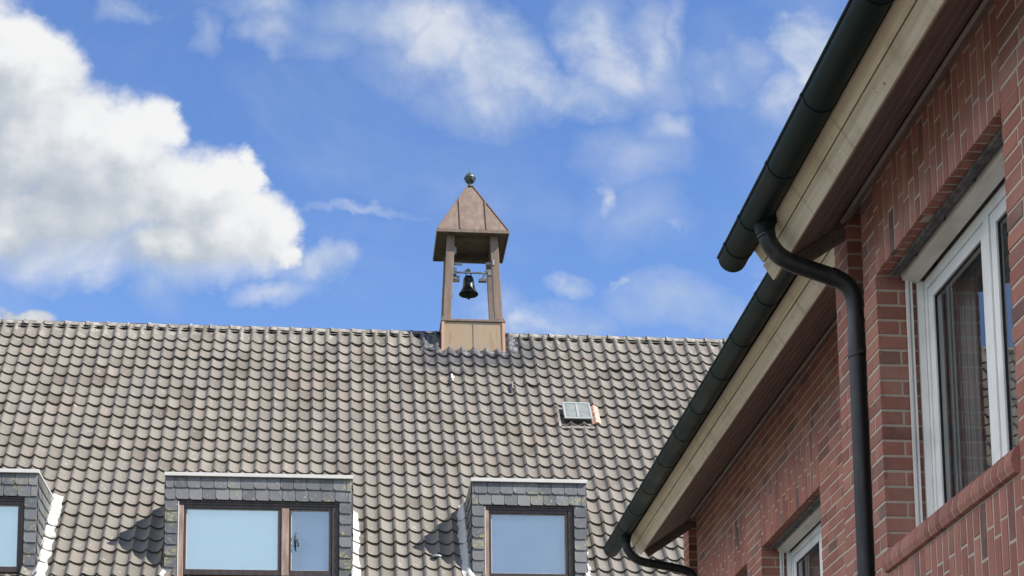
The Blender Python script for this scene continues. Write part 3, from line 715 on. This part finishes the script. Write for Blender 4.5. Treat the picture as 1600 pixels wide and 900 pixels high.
mb = MB(); mb.tube([(CX + .27, CY - .1, zy + .02), (CX + .19, CY - .1, zy - .16)], .016, 8); mb.box((CX + .13, CY - .14, zy - .20), (CX + .26, CY - .06, zy - .155)); mb.build('striker_arm', M_steel, bell)

# ---- fan behind the small pane of the widest dormer
fan = thing('desk_fan', 'dark desk fan standing behind the small right-hand pane of the widest dormer', 'fan', (-.54, 23.98, 5.80 + H))
mb = MB(); mb.lathe([(0, .03), (.075, .025), (.08, .0), (0, 0)], (-.50, 23.98, 5.80), 20); mb.build('base', M_black, fan)
mb = MB(); mb.tube([(-.52, 23.98, 5.82), (-.52, 23.99, 6.08), (-.535, 23.98, 6.28)], .019, 8); mb.build('pole', M_black, fan)
mb = MB(); cc = Vector((-.54, 23.93, 6.27)); ax1 = Vector((.35, .94, 0)); ax2 = Vector((0, 0, 1)); ax3 = ax1.cross(ax2)
for rr in (.05, .09, .13, .17):
    mb.tube([cc + (ax1 * math.cos(t) + ax2 * math.sin(t)) * rr for t in [2 * math.pi * k / 28 for k in range(29)]], .009, 6)
for k in range(14):
    t = 2 * math.pi * k / 14; mb.tube([cc, cc + (ax1 * math.cos(t) + ax2 * math.sin(t)) * .17], .005, 5)
mb.build('guard', M_black, fan)
mb = MB()
for k in range(4):
    t = math.pi / 2 * k; d = ax1 * math.cos(t) + ax2 * math.sin(t); e = ax1 * -math.sin(t) + ax2 * math.cos(t)
    mb.obox(cc + ax3 * .02 - e * .03, d * .15, e * .09 + ax3 * .02, ax3 * .004)
mb.build('blades', M_black, fan)
mb = MB(); mb.tube([cc - ax3 * .01, cc + ax3 * .13], .05, 14); mb.build('motor', M_black, fan)

# ================================================================== brick building on the right
PITCH = R(34); CP, SP = math.cos(PITCH), math.sin(PITCH)
XA, XB = 2.858, 3.627
bld = thing('brick_building', 'red brick building with white windows, wooden eaves and dark green gutters, at the right', 'building', (5.5, 9.0, 0))
BR = random.Random(3)
def brick(mb, o, U, V, Nn, u0, u1, v0, v1, dep=.022, proud=0.):
    """one brick face with eased edges standing out of the joint"""
    e = .0018; o, U, V, Nn = o, U, V, Nn
    j = BR.gauss(0, .0008) + proud
    def p(u, v, n): return o + U * u + V * v + Nn * n
    tu, tv = BR.gauss(0, .0006), BR.gauss(0, .0006)
    vs = [p(u0, v0, -dep), p(u1, v0, -dep), p(u1, v1, -dep), p(u0, v1, -dep),
          p(u0, v0, -e + j), p(u1, v0, -e + j), p(u1, v1, -e + j), p(u0, v1, -e + j),
          p(u0 + e, v0 + e, j - tu - tv), p(u1 - e, v0 + e, j + tu - tv), p(u1 - e, v1 - e, j + tu + tv), p(u0 + e, v1 - e, j - tu + tv)]
    mb.add(vs, [(0, 1, 5, 4), (1, 2, 6, 5), (2, 3, 7, 6), (3, 0, 4, 7), (4, 5, 9, 8), (5, 6, 10, 9), (6, 7, 11, 10), (7, 4, 8, 11), (8, 9, 10, 11)], 0)
CH, JT = .0833, .0145
Z0B = 3.80 - 65 * CH                       # courses line up with the lintel edge
def face_rows(mb, o, U, V, Nn, ua, ub, rows, blocked):
    for r in rows:
        v0 = r * CH + JT / 2; v1 = (r + 1) * CH - JT / 2
        iv = [(ua, ub)]
        for (a, b, c, d) in blocked:
            if r * CH + CH * .5 > c and r * CH + CH * .5 < d:
                niv = []
                for p, q in iv:
                    if b <= p or a >= q: niv.append((p, q)); continue
                    if a > p: niv.append((p, a))
                    if b < q: niv.append((b, q))
                iv = niv
        for p, q in iv:
            u = p; L0 = (.24, .115, .24, .1775)[(r % 2) + (2 if BR.random() < .08 else 0)]
            first = True
            while u < q - .02:
                L = L0 if first else (.24 if BR.random() < .58 else .115)
                if q - u < L + .07: L = q - u
                if first is False and q - u < .24 + .07 and q - u > .13: L = q - u if q - u <= .27 else L
                j = BR.gauss(0, .0017)
                brick(mb, o, U, V, Nn, u + (0 if first else JT / 2), min(u + L, q) - (0 if abs(u + L - q) < .001 else JT / 2), v0 + j, v1 + j)
                u += L if abs(u + L - q) < .001 else L + JT * 0 + .010 * 0
                first = False
def soldiers(mb, o, U, V, Nn, ua, ub, va, vb):
    n = round((ub - ua) / CH); w = (ub - ua) / n
    for i in range(n):
        u0, u1 = ua + i * w + JT / 2, ua + (i + 1) * w - JT / 2
        k = i % 4
        first = (.24, .115, .24, .18)[k]
        v = va; f = True
        while v < vb - .01:
            L = first if f else .24
            if vb - v < L + .04: L = vb - v
            brick(mb, o, U, V, Nn, u0, u1, v + (0 if f else JT / 2), v + L - JT / 2)
            v += L; f = False
def wall_part(label, Xw, ya, yb, ztop, wins, groove):
    """wins: (y near, y far, z bottom, z top, soldiers over?, soldiers under?)"""
    mb = MB()
    U, V, Nn = Vector((0, 1, 0)), Vector((0, 0, 1)), Vector((-1, 0, 0))
    o = Vector((Xw, 0, Z0B - 65 * 0))
    zb = -H
    rows = range(int((zb - Z0B) / CH), int((ztop - Z0B) / CH) + 1)
    blocked = [(w[0], w[1], w[2] - Z0B - .0, w[3] - Z0B + .0) for w in wins]
    sold = []
    for w in wins:
        sold.append((w[0], w[1], w[3], w[4])); sold.append((w[0], w[1], w[5], w[2] - .12))
        blocked.append((w[0], w[1], w[3] - Z0B - .001, w[4] - Z0B)); blocked.append((w[0], w[1], w[5] - Z0B, w[2] - Z0B + .05))
    blocked.append((groove[0], groove[1], -50, 50))
    face_rows(mb, o, U, V, Nn, ya, yb, rows, blocked)
    for a, b, c, d in sold: soldiers(mb, Vector((Xw, 0, 0)), U, V, Nn, a, b, c, d)
    # joints: slabs 7 mm back, with the openings left out
    m = 1
    back = Xw + .11
    ys = sorted({ya, yb, groove[0], groove[1]} | {w[0] for w in wins} | {w[1] for w in wins})
    for p, q in zip(ys, ys[1:]):
        mid = (p + q) / 2
        if groove[0] < mid < groove[1]:
            mb.box((Xw + .125, p - .02, zb), (Xw + .36, q + .02, ztop + .3), m); continue
        w = next((w for w in wins if w[0] < mid < w[1]), None)
        if w:
            mb.box((Xw + .0032, p, zb), (Xw + .36, q, w[2] - .115), m)
            mb.box((Xw + .0032, p, w[3] + .003), (back, q, ztop + .3), m)
            mb.box((Xw + .30, p, w[3] + .12), (Xw + .36, q, ztop + .3), m); mb.box((back, p, w[3] + .12), (Xw + .30, q, w[3] + .2), m)
        else:
            e = .0036
            pa = p + (e if p != ya else 0); qa = q - (e if q != yb else 0)
            mb.box((Xw + .0032, pa, zb), (Xw + .36, qa, ztop + .3), m)
    # jambs and groove cheeks
    def jamb(y, s, za, zb_, dep):
        oo = Vector((Xw + .0012, y, Z0B)); UU = Vector((1, 0, 0)); NN = Vector((0, s, 0))
        for r in rows:
            c = Z0B + (r + .5) * CH
            if not za < c < zb_: continue
            v0, v1 = r * CH + JT / 2, (r + 1) * CH - JT / 2
            if r % 2: brick(mb, oo, UU, V, NN, .0, .115 - .0, v0, v1, .018); brick(mb, oo, UU, V, NN, .127, dep, v0, v1, .018)
            else: brick(mb, oo, UU, V, NN, 0, min(dep, .24), v0, v1, .018); 
            if dep > .26 and r % 2 == 0: brick(mb, oo, UU, V, NN, .252, dep, v0, v1, .018)
    for w in wins:
        jamb(w[1], -1, w[2] - .02, w[3], .33); jamb(w[0], 1, w[2] - .02, w[3], .33)
        n = round((w[1] - w[0]) / CH); ww = (w[1] - w[0]) / n          # underside of the soldier lintel
        for i in range(n):
            brick(mb, Vector((Xw + .0015, w[0] + i * ww, w[3])), Vector((1, 0, 0)), U, Vector((0, 0, -1)), 0, .10, JT / 2, ww - JT / 2, .02, -.001)
    jamb(groove[1], -1, zb, ztop + .2, .12); jamb(groove[0], 1, zb, ztop + .2, .12)
    o2 = mb.build('wall', [M_brick, M_joint], bld); o2['label'] = label
    return o2
WA = [(6.888, 8.684, 2.28, 3.80, 4.42, 1.30)]
WB = [(12.554, 14.409, 2.28, 3.80, 4.30, 1.30), (14.94, 16.79, 2.28, 3.80, 4.30, 1.30)]
wall_part('near stretch of brick wall', XA, 1.0, 9.416, 4.33, WA, (8.90, 9.165))
wall_part('far stretch of brick wall, set further back', XB, 9.30, 17.72, 4.86, WB, (17.05, 17.45))
# end walls and back, plain masonry
mb = MB()
mb.box((XA + .01, .7, -H), (10.5, .99, 4.6)); mb.box((XB + .36, 17.36, -H), (10.5, 17.70, 4.9)); mb.box((XA + .01, 9.17, -H), (XB + .01, 9.41, 4.5))
mb.box((10.2, .99, -H), (10.5, 17.36, 4.2))
mb.build('end_wall', M_joint, bld)
mb = MB()
xr = 6.9; zr = 4.258 + (xr - 2.396) * math.tan(PITCH)
mb.prism([(XB + .36, 4.5), (10.4, 4.5), (xr, zr - .35)], 'y', 17.38, 17.68)
mb.build('gable', M_joint, bld)
mb = MB()
mb.prism([(XA + .1, 4.33), (10.4, 4.4), (xr, zr - .35)], 'y', .72, .97)
mb.build('gable', M_joint, bld)

GA, GB = 9.64, 17.98
# eaves
def eaves(Xw, FB, ya, yb, ys, lip, label, straps, ge):
    """FB: lower edge of the fascia (x, z); ys: far end of the soffit"""
    fx, fz = FB
    D = lambda s, t=0.: (fx - SP * s + CP * t, fz + CP * s + SP * t)     # s up the fascia, t inwards along the rafter
    mb = MB()
    mb.prism([D(0, 0), D(.108, 0), D(.108, .024), D(0, .024)], 'y', ya, yb)
    mb.prism([D(.114, -.004), D(.25, -.004), D(.25, .022), D(.114, .022)], 'y', ya, yb - .03)
    fo = mb.build('fascia', M_fascia, bld, .003); fo['label'] = 'pale varnished fascia of the ' + label + ' eaves'
    # soffit boards
    tend = (Xw - fx) / CP
    mb = MB(); t = .026; n = max(4, round((tend - .085) / .088)); bw = (tend - .085 - .026) / n
    for i in range(n):
        a, b = t + i * bw, t + (i + 1) * bw - .005
        mb.prism([D(.006, a + .003), D(.001, a + .008), D(.001, b - .006), D(.006, b - .001), D(.02, b), D(.02, a)], 'y', ya, ys)
    mb.prism([D(.012, .03), D(.012, tend + .1), D(.03, tend + .1), D(.03, .03)], 'y', ya, ys)
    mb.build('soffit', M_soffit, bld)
    mb = MB(); mb.prism([D(-.022, tend - .075), D(-.022, tend - .008), D(.0, tend - .002), D(.0, tend - .075)], 'y', ya, ys - .1 if ys < 10 else 17.05)
    mb.build('soffit_trim', M_trim, bld, .002)
    mb = MB(); mb.prism([D(-.075, .03), D(-.075, tend - .004), D(.08, tend - .004), D(.08, .03)], 'y', ys + .04, ys + .062)
    for kk in range(3): mb.prism([D(-.072 + .026 * kk, .03), D(-.072 + .026 * kk, tend - .006), D(-.050 + .026 * kk, tend - .006), D(-.050 + .026 * kk, .03)], 'y', ys + .034, ys + .0405)
    mb.build('end_board', M_soffit, bld)
    # gutter
    rr = .085; gx, gz = lip[0], lip[1]
    prof = []
    for k in range(17):
        a = math.pi + math.pi * k / 16; prof.append((gx + rr * math.cos(a), gz + rr * math.sin(a)))
    inner = [(gx + (rr - .004) * math.cos(math.pi + math.pi * k / 16), gz + (rr - .004) * math.sin(math.pi + math.pi * k / 16)) for k in range(16, -1, -1)]
    mb = MB(); mb.prism(prof + inner, 'y', ya, ge, 0, True)
    mb.tube([(gx - rr, ya, gz + .004), (gx - rr, ge, gz + .004)], .0095, 10)
    mb.prism([(gx + rr * math.cos(math.pi + math.pi * k / 16) * .99, gz + rr * math.sin(math.pi + math.pi * k / 16) * .99) for k in range(17)], 'y', ge - .008, ge + .001)
    go = mb.build('gutter', M_gutter, bld); go['label'] = 'dark green half-round gutter of the ' + label + ' eaves'
    for y in straps:
        mb = MB()
        o_ = [(gx + (rr + .004) * math.cos(math.pi + math.pi * k / 16), gz + (rr + .004) * math.sin(math.pi + math.pi * k / 16)) for k in range(17)]
        i_ = [(gx + (rr + .0005) * math.cos(math.pi + math.pi * k / 16), gz + (rr + .0005) * math.sin(math.pi + math.pi * k / 16)) for k in range(16, -1, -1)]
        mb.prism(o_ + i_, 'y', y - .011, y + .011, 0, True)
        mb.tube([(gx - rr, y - .011, gz + .004), (gx - rr, y + .011, gz + .004)], .0125, 10)
        mb.build('bracket', M_gutter, go)
    # back flashing tray behind the gutter
    mb = MB(); mb.prism([(gx + rr, gz), (gx + rr, gz + .05), D(.255, .02), D(.25, .0), D(.2, -.006)], 'y', ya, yb); mb.build('gutter_apron', M_gutter, go)
    # roof slab with rows of tiles
    q0 = D(.26, -.03)
    mb = MB()
    mb.prism([D(.13, .026), D(.25, .026), D(.25, 5.4), D(.13, 5.4)], 'y', ya, yb)
    mb.build('roof_deck', M_soffit, bld)
    mb = MB(); k = 0; t = -.03
    while t < 5.3:
        mb.prism([D(.262 + .02, t), D(.285 + .02, t), D(.262, t + .36), D(.25, t + .36)], 'y', ya, yb + .02); t += .33
    mb.build('roof_slope', M_tile, bld)
eaves(XA, (2.508, 4.092), .4, 9.468, 9.18, (2.309, 4.292), 'near', [.9, 1.6, 2.3, 3.0, 3.7, 4.45, 5.3, 6.05, 6.82, 7.75, 8.45, 9.09, 9.45], GA)
eaves(XB, (3.115, 4.505), 9.30, 17.44, 17.30, (2.90, 4.70), 'far', [9.7, 10.4, 11.11, 11.87, 12.56, 13.36, 14.05, 14.80, 15.63, 16.35, 17.0], GB)
mb = MB()
mb.prism([(xr, zr - .08), (10.9, zr - .08 - (10.9 - xr) * math.tan(PITCH)), (10.9, zr + .04 - (10.9 - xr) * math.tan(PITCH)), (xr, zr + .04)], 'y', .4, 17.44); mb.build('rear_roof_slope', M_tile, bld)

# downpipes
def downpipe(pts, r, yv, xv, label, collars, clips):
    path = smooth_path(pts, 9)
    zend = -H + .02
    mb = MB(); mb.tube(path + [Vector((path[-1].x, path[-1].y, zend))], r, 24)
    d = mb.build('downpipe', M_pipe, bld); d['label'] = label
    mb = MB(); p0 = Vector(pts[0]); mb.lathe([(r + .034, .03), (r + .022, -.02), (r + .010, -.06), (r + .006, -.09), (r + .005, -.11)], p0, 24); mb.build('outlet', M_gutter, d)
    for c in collars:
        mb = MB(); c = Vector(c[0]), Vector(c[1]); mb.tube([c[0], c[1]], r + .0045, 24); mb.build('collar', M_pipe, d)
    for z in clips:
        mb = MB(); mb.tube([(path[-1].x, path[-1].y, z - .012), (path[-1].x, path[-1].y, z + .012)], r + .005, 24)
        mb.box((path[-1].x + r - .004, path[-1].y - .008 - r * .5, z - .010), (path[-1].x + r + .10, path[-1].y + .008 - r * .5, z + .010)); mb.box((path[-1].x - .01, path[-1].y - r - .028, z - .010), (path[-1].x + .012, path[-1].y - r + .004, z + .010))
        mb.build('pipe_clip', M_pipe, d)
    return d
downpipe([(2.345, 9.0, 4.26), (2.350, 9.0, 4.18), (2.366, 9.0, 4.11), (2.415, 9.0, 4.04), (2.49, 9.0, 3.995), (2.60, 9.0, 3.957), (2.70, 9.0, 3.925), (2.775, 9.0, 3.893), (2.825, 9.0, 3.835), (2.842, 9.0, 3.75), (2.842, 9.0, 3.60)], .0485, 9, 2.842,
         'black downpipe with a swan neck on the near wall', [((2.352, 9.0, 4.14), (2.349, 9.0, 4.165)), ((2.70, 9.0, 3.925), (2.735, 9.0, 3.912)), ((2.842, 9.0, 3.47), (2.842, 9.0, 3.52))], [3.47, 1.5, -.3])
downpipe([(2.915, 17.15, 4.66), (2.915, 17.15, 4.57), (2.935, 17.15, 4.48), (3.0, 17.15, 4.40), (3.10, 17.15, 4.355), (3.33, 17.15, 4.315), (3.50, 17.15, 4.28), (3.585, 17.15, 4.24), (3.615, 17.15, 4.16), (3.615, 17.15, 4.0)], .0445, 9, 3.6,
         'black downpipe with a swan neck at the far end', [((3.22, 17.15, 4.334), (3.25, 17.15, 4.329)), ((3.36, 17.15, 4.31), (3.39, 17.15, 4.304))], [3.4, 1.5])

# windows
def make_window(Xw, y0, y1, z0, z1, label, split, curtains=True):
    xf = Xw + .255
    zc = z0 + .05
    f = MB(); wdt = .052; ft = z1 - .035
    f.box((xf, y1 - wdt, zc), (xf + .07, y1 - .004, ft)); f.box((xf, y0 + .004, zc), (xf + .07, y0 + wdt, ft))
    f.box((xf, y0 + wdt, ft - .055), (xf + .07, y1 - wdt, ft)); f.box((xf, y0 + wdt, zc), (xf + .07, y1 - wdt, zc + .06))
    f.box((xf, split - .029, zc + .06), (xf + .07, split + .029, ft - .055))
    f.box((Xw + .217, y1 - .030, zc), (xf - .001, y1 - .004, ft)); f.box((Xw + .217, y0 + .004, zc), (xf - .001, y0 + .030, ft))
    w = f.build('window', M_white, bld, .004); w['label'] = label
    za, zb_ = zc + .064, ft - .059
    for a, b in ((y0 + wdt + .004, split - .033), (split + .033, y1 - wdt - .004)):
        s = MB(); sw = .064; xs = xf + .010
        s.box((xs, b - sw, za), (xs + .06, b, zb_)); s.box((xs, a, za), (xs + .06, a + sw, zb_)); s.box((xs, a + sw, za), (xs + .06, b - sw, za + sw)); s.box((xs, a + sw, zb_ - sw), (xs + .06, b - sw, zb_))
        so_ = s.build('sash', M_white, w, .004)
        s = MB(); e = .008; x2 = xs + .012
        s.box((x2, b - sw - e, za + sw), (x2 + .012, b - sw + .0, zb_ - sw)); s.box((x2, a + sw, za + sw), (x2 + .012, a + sw + e, zb_ - sw))
        s.box((x2, a + sw + e, za + sw), (x2 + .012, b - sw - e, za + sw + e)); s.box((x2, a + sw + e, zb_ - sw - e), (x2 + .012, b - sw - e, zb_ - sw))
        s.build('seal', M_seal, w)
        p = MB(); xg = xs + .018; p.add([(xg, a + sw, za + sw), (xg, b - sw, za + sw), (xg, b - sw, zb_ - sw), (xg, a + sw, zb_ - sw)], [(0, 3, 2, 1)])
        p.build('window_pane', M_glass, w)
    # blind cassette, steel angle over it, guide rails
    c = MB(); c.prism([(Xw + .140, z1 - .033), (Xw + .134, z1 + .0), (Xw + .134, z1 + .08), (Xw + .225, z1 + .08), (Xw + .225, z1 - .048), (Xw + .205, z1 - .048)], 'y', y0 + .006, y1 - .02)
    c.build('blind_cassette', M_cream, w, .004)
    c = MB(); c.box((Xw + .101, y0 + .004, z1 - .020), (Xw + .107, y1 - .05, z1 + .06)); c.box((Xw + .066, y0 + .004, z1 - .026), (Xw + .107, y1 - .05, z1 - .0205)); c.box((Xw + .066, y0 + .004, z1 - .0205), (Xw + .071, y1 - .05, z1 - .004))
    k = y1 - .3
    while k > y0 + .1: c.box((Xw + .107, k, z1 - .012), (Xw + .133, k + .02, z1 + .0)); k -= .42
    c.build('lintel_angle', M_steel, w)
    for yy_ in (y1 - .034, y0 + .010):
        c = MB(); c.box((Xw + .157, yy_, z0 + .03), (Xw + .167, yy_ + .024, z1 - .036)); c.box((Xw + .178, yy_, z0 + .03), (Xw + .188, yy_ + .024, z1 - .038)); c.box((Xw + .1672, yy_ + .018, z0 + .03), (Xw + .1778, yy_ + .024, z1 - .038))
        c.build('guide_rail', M_white, w)
    # brick-on-edge sill, one brick after another
    c = MB(); n = round((y1 - y0 - .004) / CH); ww = (y1 - y0 - .004) / n
    prof = [(Xw + .02, z0 - .122), (Xw - .022, z0 - .114), (Xw - .034, z0 - .085), (Xw - .034, z0 - .058), (Xw - .026, z0 - .024), (Xw - .006, z0 + .0), (Xw + .02, z0 + .014), (Xw + .25, z0 + .049), (Xw + .25, z0 - .10)]
    for i in range(n):
        dz = BR.gauss(0, .0005); dx = BR.gauss(0, .0005)
        c.prism([(p[0] + dx, p[1] + dz) for p in prof], 'y', y0 + .002 + i * ww + .0065, y0 + .002 + (i + 1) * ww - .0065)
    pm = [(p[0] + (.002 if i < 6 else 0), p[1] - (.002 if 4 < i < 8 else 0) + (.002 if i < 2 else 0)) for i, p in enumerate(prof)]
    c.prism(pm, 'y', y0 + .02, y1 - .02, 1)
    c.build('brick_sill', [M_brick, M_joint], w)
    # room behind
    c = MB(); rx0, rx1 = xf + .075, xf + 3.0
    ya_, yb_ = y0 - .25, y1 + .25; zf, zt = z0 - .8, z1 + .25
    v = [(rx0, ya_, zf), (rx1, ya_, zf), (rx1, yb_, zf), (rx0, yb_, zf), (rx0, ya_, zt), (rx1, ya_, zt), (rx1, yb_, zt), (rx0, yb_, zt)]
    c.add(v, [(0, 1, 2, 3), (4, 7, 6, 5), (0, 4, 5, 1), (1, 5, 6, 2), (2, 6, 7, 3)])
    c.box((rx0, y1 - .03, zf), (rx0 + .02, yb_, zt)); c.box((rx0, ya_, zf), (rx0 + .02, y0 + .03, zt)); c.box((rx0, ya_, zf), (rx0 + .02, yb_, z0 + .02)); c.box((rx0, ya_, z1), (rx0 + .02, yb_, zt))
    c.build('room', M_room, w)
    if curtains:
        for a, b in ((y1 - .30, y1 - .06), (y0 + .05, y0 + .30)):
            c = MB(); n = 44; v = []
            for i in range(n + 1):
                yy_ = a + (b - a) * i / n; xx = xf + .17 + .013 * math.sin(i * 1.15) + .008 * math.sin(i * .37)
                v += [(xx, yy_, z0 - .3), (xx, yy_, z1 + .02)]
            c.add(v, [(2 * i, 2 * i + 1, 2 * i + 3, 2 * i + 2) for i in range(n)], 0, True)
            cu_ = c.build('curtain', M_curtain, w); sd = cu_.modifiers.new('thickness', 'SOLIDIFY'); sd.thickness = .003
    return w
make_window(XA, *WA[0][:4], 'largest window, in the near wall', 7.766)
make_window(XB, *WB[0][:4], 'small-looking window in the far wall', 13.45)
make_window(XB, *WB[1][:4], 'furthest window, only its top corner in view', 15.8)
